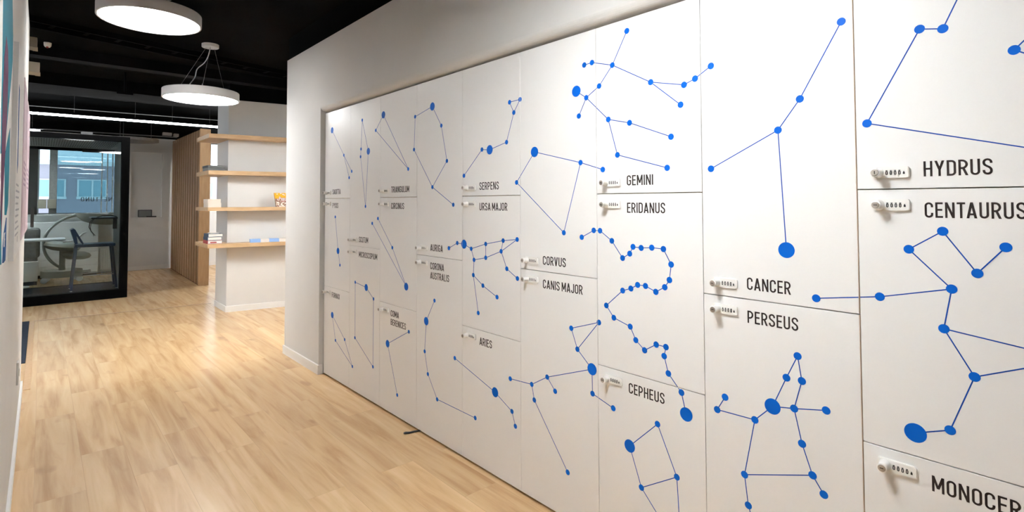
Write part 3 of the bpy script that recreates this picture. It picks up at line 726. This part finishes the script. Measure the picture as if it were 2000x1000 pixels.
# ---------------------------------------------------------------- glass booth
bt = thing('meeting_booth', (0.0, 9.8, 0), 'black-framed glass meeting booth at the end of the room, left of the slatted partition', 'booth')
FX0, FX1, FY0, FY1 = -1.25, 0.985, 9.78, 11.5
f = MB()
f.box(FX0, FX1, FY0, FY0+0.10, 2.315, 2.385, 0.003); f.box(FX0, FX1, FY0, FY0+0.10, 0.0, 0.13, 0.003)
f.box(FX1-0.10, FX1, FY0, FY0+0.10, 0.13, 2.315, 0.003); f.box(FX0, FX0+0.10, FY0, FY0+0.10, 0.13, 2.315, 0.003)
f.build('front_frame', 'frame', bt)
dr = MB().box(FX0+0.09, FX1-0.09, FY0+0.045, FY0+0.055, 0.125, 2.32).build('door_pane', 'glass_booth', bt)
MB().box(-0.105, -0.070, FY0-0.02, FY0+0.01, 1.075, 1.335, 0.006).box(-0.094, -0.081, FY0+0.005, FY0+0.046, 1.11, 1.13).box(-0.094, -0.081, FY0+0.005, FY0+0.046, 1.28, 1.30).build('door_handle', 'dark', dr)
f = MB()
f.box(FX0, FX1, FY1-0.05, FY1, 2.27, 2.315); f.box(FX0, FX1, FY1-0.05, FY1, 0.0, 0.05); f.box(FX1-0.035, FX1-0.01, FY1-0.05, FY1, 0.05, 2.27); f.box(FX0, FX0+0.03, FY1-0.05, FY1, 0.05, 2.27)
f.build('rear_frame', 'frame', bt)
rp = MB().box(FX0+0.02, FX1-0.02, FY1-0.03, FY1-0.02, 0.045, 2.275).build('rear_pane', 'glass_booth', bt)
lt = MB()
add_text(lt, 'NETTUNO', 0, 1.425, 0.060, lambda a, b_, h: (0.785-a, FY0+0.0551+h, b_), 0.0, 0.0008, 1.43, gap=0.17)
lt.build('name_lettering', 'booth_letter', dr)
pan = MB().box(FX0, FX1, FY0+0.10, FY1-0.05, 2.315, 2.375)
pan.build('ceiling_panel', 'panel', bt)
hl = MB()
for i in range(70):
    for j in range(5):
        hl.box(FX0+0.10+i*0.029, FX0+0.109+i*0.029, FY0+0.20+j*0.27, FY0+0.38+j*0.27, 2.3135, 2.3155)
hl.build('ceiling_slots', 'felt', bt)
MB().box(FX1-0.045, FX1-0.002, FY0+0.10, FY1-0.05, 0.0, 2.315).build('side_panel', 'panel', bt)
MB().box(FX0, FX0+0.045, FY0+0.10, FY1-0.05, 0.0, 2.315).build('side_panel', 'panel', bt)
MB().box(FX0+0.045, FX1-0.045, FY0+0.10, FY1-0.05, 0.0, 0.045).build('booth_floor', 'carpet', bt)
MB().box(0.50, 0.93, FY1-0.085, FY1-0.052, 2.255, 2.30, 0.003).build('door_closer', 'dark', bt)
MB().box(0.41, 0.545, 9.84, 9.90, 2.385, 2.43, 0.004).build('control_box', 'pipe', bt)
tp = MB().box(0.60, FX1-0.047, 10.75, 11.35, 1.145, 1.172, 0.003).build('wall_table', 'dark', bt)
MB().box(FX1-0.10, FX1-0.047, 10.85, 10.89, 0.98, 1.145).build('table_bracket', 'dark', tp)
cbl = MB()
pts = [(0.935, 10.86, 1.178), (0.85, 10.84, 1.20), (0.74, 10.80, 1.195), (0.64, 10.77, 1.16), (0.585, 10.76, 1.10), (0.575, 10.76, 1.02), (0.60, 10.77, 0.96), (0.64, 10.78, 0.90)]
cbl.tube(pts, 0.006, 8); cbl.tube([(0.64, 10.78, 0.90), (0.66, 10.78, 0.885)], 0.004, 6); cbl.tube([(0.64, 10.78, 0.90), (0.635, 10.78, 0.875)], 0.004, 6)
cbl.tube([(q[0]+0.018*math.sin(i), q[1], q[2]-0.012) for i, q in enumerate(pts[3:7])], 0.004, 6)
tag(cbl.build('cable', 'dark', loc=(0.75, 10.8, 1.17)), 'black cable drooping off the high table inside the glass booth', 'cable')

# bar stool
st = thing('bar_stool', (0.62, 10.80, 0.045), 'navy blue metal bar stool with a low back standing inside the glass booth', 'stool')
MB().box(0.405, 0.905, 10.60, 11.00, 0.715, 0.762, 0.012, 3).build('seat', 'stool', st)
bk = MB()
bk.prism([(0.345, 0.985), (0.385, 1.008), (0.408, 0.985), (0.436, 0.775), (0.406, 0.765)], 10.62, 10.98, lambda a, b_, h: (a, h, b_))
bk.build('backrest', 'stool', st)
br = MB()
for y in (10.625, 10.975): br.bar((0.40, y, 0.97), (0.50, y, 0.765), 0.022, 0.022)
br.build('back_brace', 'stool', st)
for x0, x1 in ((0.42, 0.365), (0.865, 0.925)):
    for y0, y1 in ((10.63, 10.61), (10.97, 10.99)):
        lg = MB().bar((x0, y0, 0.72), (x1, y1, 0.055), 0.036, 0.030).build('leg', 'stool', st)
        MB().lathe([(0.014, 0), (0.016, 0.004), (0.016, 0.012)], (x1, y1, 0.0455), (0, 0, 1), 14).build('foot_glide', 'white', lg)
fr = MB()
fr.tube([(0.383, 10.617, 0.275), (0.905, 10.617, 0.275)], 0.006, 8); fr.tube([(0.383, 10.983, 0.275), (0.905, 10.983, 0.275)], 0.006, 8)
fr.tube([(0.905, 10.617, 0.275), (0.905, 10.983, 0.275)], 0.006, 8)
fr.build('footrest', 'wire', st)

# furniture beyond the booth
ch = thing('recliner_chair', (0.3, 12.5, 0), 'pale grey-green recliner with a big hoop frame and canopy, beyond the glass booth', 'chair')
hoop = []
for i in range(33):
    a = math.radians(60 + 220*i/32)
    hoop.append((0.62 + 0.575*math.cos(a), 12.75, 0.66 + 0.53*math.sin(a)))
MB().tube([(1.15, 12.75, 1.20), (1.0, 12.75, 1.205)] + hoop, 0.024, 10).build('hoop_frame', 'seat_grey', ch)
cn = MB(); prof = [(0.0, 0.0), (0.12, 0.008), (0.24, 0.05), (0.31, 0.12), (0.34, 0.20), (0.325, 0.20), (0.30, 0.13), (0.23, 0.065), (0.12, 0.02), (0.0, 0.012)]
vs = []
seg = 36
for r_, h_ in prof:
    for k in range(seg):
        a = 2*math.pi*k/seg; vs.append((0.86 + r_*1.15*math.cos(a), 12.75 + r_*math.sin(a)*0.9, 0.99 + h_ + 0.10*(-r_*math.cos(a))))
fs = [[i*seg+k, i*seg+(k+1) % seg, (i+1)*seg+(k+1) % seg, (i+1)*seg+k] for i in range(len(prof)-1) for k in range(seg)]
cn.add(vs, fs, True); cn.build('canopy', 'seat_grey', ch)
def pad(c, rx, ry, rz, tilt):
    m = MB(); pr = [(0.0, -1), (0.55, -0.85), (0.88, -0.5), (1.0, 0), (0.90, 0.55), (0.6, 0.9), (0.0, 1.0)]; vs = []; sg = 32
    for r_, h_ in pr:
        for k in range(sg):
            a = 2*math.pi*k/sg; x = rx*r_*math.cos(a); vs.append((c[0]+x, c[1]+ry*r_*math.sin(a), c[2]+rz*h_ + x*tilt))
    m.add(vs, [[i*sg+k, i*sg+(k+1) % sg, (i+1)*sg+(k+1) % sg, (i+1)*sg+k] for i in range(len(pr)-1) for k in range(sg)], True)
    return m
pad((0.30, 12.55, 0.62), 0.26, 0.25, 0.085, -0.15).build('seat', 'seat_grey', ch)
pad((0.49, 12.50, 0.455), 0.22, 0.22, 0.075, -0.08).build('footrest', 'seat_grey', ch)
MB().lathe([(0.05, 0.20), (0.042, 0.30), (0.042, 0.56), (0.07, 0.585)], (0.30, 12.45, 0), (0, 0, 1), 20).build('pedestal', 'seat_grey', ch)
MB().plate([(0.30+0.29*math.cos(a)*1.0, 12.48+0.30*math.sin(a)) for a in [2*math.pi*k/32 for k in range(32)]], 0.10, 0.21).build('base', 'seat_grey', ch)
for x, y in ((0.06, 12.36), (0.54, 12.36), (0.10, 12.66), (0.50, 12.66)):
    MB().lathe([(0.0, -0.012), (0.046, -0.012), (0.05, -0.006), (0.05, 0.006), (0.046, 0.012), (0.0, 0.012)], (x, y, 0.0505), (0, 1, 0), 20).build('caster', 'white', ch)
am = MB().tube([(0.30, 12.25, 0.72), (0.42, 12.25, 0.735), (0.50, 12.25, 0.78), (0.57, 12.25, 0.86), (0.62, 12.25, 0.88)], [0.02, 0.022, 0.022, 0.02, 0.012], 10, 0.7)
am.build('armrest', 'white', ch)

tb = thing('coffee_table', (0.0, 12.05, 0), 'small white round-cornered table beyond the glass booth, in front of the grey armchair', 'table')
out = arc(0.26, 12.2, 0.06, 0.06, 0, 90, 5) + arc(-0.45, 12.2, 0.06, 0.06, 90, 180, 5) + arc(-0.45, 11.68, 0.06, 0.06, 180, 270, 5) + arc(0.26, 11.68, 0.06, 0.06, 270, 360, 5)
MB().plate(out, 0.775, 0.800).build('table_top', 'white', tb)
MB().lathe([(0.16, 0), (0.16, 0.012), (0.03, 0.02), (0.028, 0.775)], (-0.28, 12.05, 0), (0, 0, 1), 20).build('pedestal', 'white', tb)
ac = thing('armchair', (-0.25, 12.65, 0), 'grey upholstered armchair beyond the glass booth beside the left wall', 'chair')
MB().box(-0.64, 0.00, 12.40, 12.62, 0.45, 0.97, 0.05, 4).build('backrest', 'sofa', ac)
MB().box(-0.62, -0.03, 12.62, 13.15, 0.34, 0.50, 0.04, 3).build('seat', 'sofa', ac)
for x in (-0.57, -0.08):
    for y in (12.48, 13.08): MB().lathe([(0.014, 0), (0.02, 0.36)], (x, y, 0), (0, 0, 1), 12).build('leg', 'dark', ac)
bx = thing('storage_bench', (-0.35, 12.0, 0), 'low pale bench with a dark lower edge beyond the glass booth, under the white table', 'bench')
MB().box(-0.75, -0.02, 12.28, 12.40, 0.06, 0.40, 0.012).build('bench_body', 'white', bx)
MB().box(-0.74, -0.03, 12.275, 12.39, 0.0, 0.06).build('bench_base', 'dark', bx)
sb = thing('sideboard', (0.5, 13.3, 0), 'long low white sideboard with shadow gaps below the back window', 'sideboard')
MB().box(-0.95, 0.86, 13.22, 13.48, 0.06, 1.04).build('cabinet_body', 'back_plaster', sb)
for z0, z1 in ((0.07, 0.20), (0.215, 0.325), (0.34, 0.46), (0.475, 1.03)): MB().box(-0.94, 0.85, 13.20, 13.22, z0, z1, 0.003).build('drawer_front', 'white', sb)
MB().box(-0.93, 0.84, 13.24, 13.46, 0, 0.06).build('plinth', 'dark', sb)
rd = thing('radiator', (1.0, 13.3, 0), 'white panel radiator beyond the glass booth, right of the sideboard', 'radiator')
MB().box(0.89, 1.12, 13.36, 13.44, 0.08, 0.50, 0.008).build('panel', 'white', rd)
rb = MB()
for i in range(6): rb.box(0.905+i*0.035, 0.925+i*0.035, 13.345, 13.36, 0.10, 0.48, 0.004)
rb.build('fins', 'white', rd)
for x in (0.92, 1.08): MB().box(x, x+0.02, 13.38, 13.42, 0, 0.085).build('foot', 'white', rd)
# frame on the window
pc = thing('window_blind_box', (0.09, 13.36, 1.36), 'small beige two-panel box fixed on the back window, seen through the booth', 'box')
MB().box(-0.05, 0.075, 13.33, 13.385, 1.30, 1.47, 0.004).build('panel', 'beige', pc)
MB().box(0.085, 0.215, 13.33, 13.385, 1.30, 1.47, 0.004).build('panel', 'beige', pc)
# niche things
nb = thing('speaker_box', (1.64, 13.5, 1.10), 'dark grey box standing in the niche of the back wall', 'box')
MB().box(1.52, 1.765, 13.52, 13.62, 1.102, 1.255, 0.006).build('box_body', 'charcoal', nb)
MB().box(1.535, 1.75, 13.514, 13.522, 1.115, 1.24, 0.003).build('front_panel', 'greycover', nb)
tag(MB().box(1.66, 1.84, 13.49, 13.515, 1.1002, 1.124, 0.004).build('remote_control', 'dark', loc=(1.75, 13.5, 1.10)), 'flat black item lying on the niche ledge in front of the grey box', 'remote')
tag(MB().plate([(1.23+0.42*math.cos(2*math.pi*k/48), 12.0+0.42*math.sin(2*math.pi*k/48)) for k in range(48)], 2.535, 2.585).build('acoustic_disc', 'felt', loc=(1.23, 12.0, 2.535)), 'round grey acoustic disc hung flat under the ceiling behind the booth', 'acoustic panel')
for o in [q for q in SC.objects if q.name == 'acoustic_disc']:
    hw_ = MB()
    for k in range(3):
        a = 2*math.pi*k/3; hw_.tube([(1.23+0.3*math.cos(a), 12+0.3*math.sin(a), 2.585), (1.23+0.3*math.cos(a), 12+0.3*math.sin(a), CEIL)], 0.002, 6)
    hw_.build('hanging_wires', 'wire', o)

# ---------------------------------------------------------------- slatted partition
pt = thing('slatted_partition', (2.1, 11.8, 0), 'brown vertical-slat timber partition behind the shelf pillar', 'partition')
sl = MB(); n_ = 13; L0, L1 = 10.30, 13.44
def px_(y): return 2.02 + 0.075*(y-L0)/(L1-L0)
for i in range(n_):
    y = L0 + 0.025 + (L1-L0-0.025)*i/n_; y2 = y + (L1-L0)/n_*0.74; zt = 2.655 + 0.07*(y-L0)/(L1-L0)
    sl.plate([(px_(y), y), (px_(y)+0.006, y), (px_(y2)+0.006, y2), (px_(y2), y2)], 0.012, zt)
sl.build('slats', 'slat', pt)
MB().plate([(px_(L0)+0.006, L0+0.01), (2.15, L0+0.01), (2.15, L1), (px_(L1)+0.006, L1)], 0.0, 2.66).build('backing_panel', 'felt_black', pt)
MB().box(2.005, 2.165, L0-0.03, L0+0.01, 0.0, 2.66, 0.003).build('end_board', 'slat_end', pt)

# ---------------------------------------------------------------- shelves on the pillar
SH = [(2.21, 2.262, 'topmost'), (1.750, 1.802, 'second from top'), (1.297, 1.343, 'third from top'), (0.836, 0.886, 'lowest')]
for z0, z1, wd in SH:
    o = MB().plate([(1.547, 7.43), (3.05, 7.43+A*(3.05-1.547)), (3.05, pfront(3.05)-0.001), (1.799, 7.579), (1.799, 8.12), (1.547, 8.12)], z0, z1)
    tag(o.build('wall_shelf', 'oak', loc=(1.70, 7.5, z0)), '%s of four oak shelves wrapping the white pillar' % wd, 'shelf', 'oak shelves on the pillar')

def book(x0, x1, y0, y1, z, h, cover, pages, label, group, title=None):
    """a closed book lying flat with its spine on the left"""
    t = 0.003
    r = thing('book', ((x0+x1)/2, (y0+y1)/2, z), label, 'book', group)
    c = MB().box(x0, x1, y0, y1, z, z+t).box(x0, x1, y0, y1, z+h-t, z+h).box(x0, x0+t*1.3, y0, y1, z+t, z+h-t)
    c.build('cover', cover, r)
    MB().box(x0+t*1.3, x1-0.004, y0+0.004, y1-0.004, z+t, z+h-t).build('pages', pages, r)
    if title: MB().box(x0+0.03, x0+0.03+title[1], y0-0.0006, y0+0.004, z+h*0.25, z+h*0.55).build('title_mark', title[0], r)
    return r
z = 1.8025
book(1.556, 1.738, 7.50, 7.80, z, 0.038, 'greycover', 'greycover', 'grey book under the black one on the second shelf from top', 'books lying on the shelves')
book(1.550, 1.744, 7.492, 7.79, z+0.0385, 0.028, 'charcoal', 'greycover', 'black-covered book lying on the grey one, second shelf from top', 'books lying on the shelves')
z = 1.3435
book(1.560, 1.712, 7.49, 7.74, z, 0.050, 'cream', 'cream', 'cream book at the bottom of the pair on the third shelf', 'books lying on the shelves')
book(1.556, 1.706, 7.492, 7.73, z+0.0505, 0.052, 'cream', 'cream', 'cream book on top of the pair on the third shelf', 'books lying on the shelves')
z = 0.8865
book(1.560, 1.725, 7.49, 7.74, z, 0.044, 'red', 'paper', 'red-spined book at the bottom of the stack on the lowest shelf', 'books lying on the shelves', ('red', 0.07))
book(1.560, 1.718, 7.49, 7.73, z+0.0445, 0.040, 'navy', 'paper', 'navy-spined book in the middle of the stack on the lowest shelf', 'books lying on the shelves')
book(1.566, 1.730, 7.488, 7.73, z+0.085, 0.040, 'navy', 'paper', 'navy-spined book on top of the stack on the lowest shelf', 'books lying on the shelves')
tag(MB().box(1.60, 1.70, 7.53, 7.68, z+0.1255, z+0.133, 0.002).build('booklet', 'paper', loc=(1.65, 7.6, z+0.1255)), 'thin white booklet lying on the topmost navy book, lowest shelf', 'booklet')
def shelfrot(x, y):
    a = math.atan(A); dx = x-1.547; return (1.547 + dx*math.cos(a) - y*math.sin(a), 7.43 + dx*math.sin(a) + y*math.cos(a))
for k, (u0, u1, wd) in enumerate(((0.478, 0.700, 'left'), (0.702, 0.920, 'right'))):
    c = shelfrot(1.547+(u0+u1)/2, 0.06)
    r = thing('card_box', (c[0], c[1], 0.8865), '%s of two flat boxes, half light blue and half white, on the lowest shelf' % wd, 'box', 'blue and white boxes')
    P = lambda ua, ub, va, vb: [shelfrot(1.547+ua, va), shelfrot(1.547+ub, va), shelfrot(1.547+ub, vb), shelfrot(1.547+ua, vb)]
    m_ = u0 + (u1-u0)*0.54
    MB().plate(P(u0, u1, 0.015, 0.115), 0.8865, 0.928).build('box_body', 'pinkwhite', r)
    MB().plate(P(u0-0.001, m_, 0.013, 0.117), 0.8866, 0.9295).build('blue_sleeve', 'skyblue', r)
    MB().plate(P(u0+0.002, u1-0.002, 0.017, 0.113), 0.928, 0.9287).build('lid', 'greycover' if False else 'whitep', r)
# popcorn bag
c = shelfrot(1.547+0.86, 0.06)
pb = thing('popcorn_bag', (c[0], c[1], 1.3435), 'orange and white printed popcorn bag standing on the third shelf by the wall corner', 'bag')
def pbag(u, zz, d):      # u across the front, d depth; leans outward towards the top
    x, y = shelfrot(1.547 + u, d); return (x, y, zz)
def slab(z0, z1, grow0, grow1, d0, d1):
    m = MB(); u0, u1 = 0.785, 1.02; vs = []
    for zz, g in ((z0, grow0), (z1, grow1)):
        th = 0.05 - 0.022*(zz-1.3435)/0.18
        for u, d in ((u0-g, 0.055-th+d0), (u1+g, 0.055-th+d0), (u1+g, 0.055+th), (u0-g, 0.055+th)): vs.append(pbag(u, zz, d))
    m.add(vs, [[3,2,1,0],[4,5,6,7],[0,1,5,4],[1,2,6,5],[2,3,7,6],[3,0,4,7]]); return m
slab(1.3435, 1.452, 0.0, 0.018, 0, 0).build('printed_body', 'speckle', pb)
slab(1.452, 1.527, 0.018, 0.030, 0, 0).build('orange_top', 'orange', pb)
def onbag(a, b_, h):
    zz = b_; th = 0.05 - 0.022*(zz-1.3435)/0.18; return pbag(a, zz, 0.055-th-h)
t1 = MB(); add_text(t1, 'Popcorn', 0.815, 1.430, 0.046, onbag, 0, 0.0006, 0.86, gap=0.13, t=0.34); t1.build('lettering_outline', 'redp', pb)
t1 = MB(); add_text(t1, 'Popcorn', 0.815, 1.431, 0.046, onbag, 0.0006, 0.0014, 0.86, gap=0.13, t=0.17); t1.build('lettering', 'whitep', pb)
t1 = MB().prism([(0.838, 1.408), (0.935, 1.420), (0.935, 1.426), (0.838, 1.416)], 0, 0.001, onbag); t1.build('red_stripe', 'redp', pb)
bits = MB()
for u, zz in ((0.79, 1.512), (0.835, 1.520), (0.862, 1.508), (0.878, 1.500), (0.905, 1.515), (0.945, 1.506), (0.99, 1.514)):
    bits.prism([(u+0.009*math.cos(a)*(1+0.3*math.sin(3*a)), zz+0.008*math.sin(a)*(1+0.3*math.cos(2*a))) for a in [2*math.pi*k/10 for k in range(10)]], 0, 0.001, onbag)
bits.build('popcorn_picture', 'whitep', pb)

# ---------------------------------------------------------------- left wall
WX = -0.09
def onwall(face): return lambda y, zz, h: (face + h, y, zz)
p1 = thing('poster_panel', (WX, 2.0, 1.2), 'large poster with teal, purple and white shapes nearest on the left wall', 'poster', 'panels on the left wall')
MB().box(WX+0.0005, WX+0.004, 1.55, 2.58, 1.205, 2.60).build('board', 'whitep', p1)
FN = onwall(WX+0.004)
for k, m_ in (('teal_top', 'teal'), ('teal_low', 'teal'), ('teal_side', 'teal'), ('purple', 'purple'), ('blue', 'royal')):
    MB().prism(POSTER[k], 0, 0.0006 if k != 'purple' else 0.001, FN).build(k if False else 'printed_shape', m_, p1)
lt = MB(); add_text(lt, 'OF', 2.30, 1.262, 0.045, FN, 0.0006, 0.0011, 1.6); lt.build('lettering', 'whitep', p1)
p2 = thing('poster_panel', (WX, 3.2, 1.2), 'white panel with grey near edge, text lines and a slim blue stripe on left wall', 'poster', 'panels on the left wall')
MB().box(WX+0.0005, WX+0.0150, 2.78, 3.62, 1.18, 2.02).build('board', 'greyedge', p2)
MB().box(WX+0.0150, WX+0.0156, 2.781, 3.619, 1.181, 2.019).build('printed_sheet', 'whitep', p2)
F2 = onwall(WX+0.0156)
MB().prism([(2.86, 1.87), (2.95, 1.86), (2.98, 1.56), (2.90, 1.52)], 0, 0.0005, F2).build('blue_stripe', 'royal', p2)
tl = MB()
for i in range(9): tl.prism([(2.82, 1.47-0.025*i), (3.12+0.06*((i*5) % 3), 1.47-0.025*i), (3.12+0.06*((i*5) % 3), 1.478-0.025*i), (2.82, 1.478-0.025*i)], 0, 0.0005, F2)
tl.prism([(3.1, 1.235), (3.14, 1.235), (3.14, 1.26), (3.1, 1.26)], 0, 0.0005, F2)
tl.build('text_lines', 'text_grey', p2)
for y0, y1, wd in ((3.72, 4.48, 'left-hand of two pale pink panels beyond the white panel on left wall'), (4.56, 5.40, 'right-hand of two pale pink panels, nearest the end of the left wall')):
    p3 = thing('poster_panel', (WX, (y0+y1)/2, 1.2), wd, 'poster', 'panels on the left wall')
    MB().box(WX+0.0005, WX+0.0160, y0, y1, 1.21, 2.05).build('board', 'pink', p3)
    F3 = onwall(WX+0.0160)
    tl = MB()
    for i in range(5): tl.prism([(y0+0.2, 1.62-0.03*i), (y1-0.15, 1.62-0.03*i), (y1-0.15, 1.632-0.03*i), (y0+0.2, 1.632-0.03*i)], 0, 0.0005, F3)
    tl.build('text_lines', 'mauve', p3)
    MB().prism([(y0+0.55, 1.72), (y0+0.60, 1.72), (y0+0.60, 1.98), (y0+0.55, 1.98)], 0, 0.0005, F3).build('mauve_stripe', 'mauve', p3)
so = thing('wall_socket', (WX, 4.28, 0.4), 'small grey socket plate low on the left wall', 'socket')
MB().box(WX+0.0003, WX+0.011, 4.24, 4.32, 0.345, 0.475, 0.003).build('plate', 'socket', so)
MB().lathe([(0.0, 0.0), (0.020, 0.0), (0.022, 0.002)], (WX+0.0105, 4.28, 0.41), (1, 0, 0), 20).build('outlet', 'greyedge', so)
tag(MB().box(-1.7, -0.078, 6.36, 8.56, 0.0, 0.006, 0.002).build('carpet', 'rug', loc=(-0.9, 7.4, 0)), 'dark blue carpet on the floor past the end of the left wall', 'carpet')

for x0, x1, y in ((1.86, 2.02, 13.0), (2.07, 2.16, 13.1)):
    tag(MB().box(x0, x1, y, y+0.1, 2.80, 2.86, 0.004).build('ceiling_box', 'greyedge', loc=(x0, y, 2.80)), '%s small grey box under the dark ceiling above the slatted partition' % ('wider' if x0 < 2 else 'narrower'), 'box', 'grey ceiling boxes')
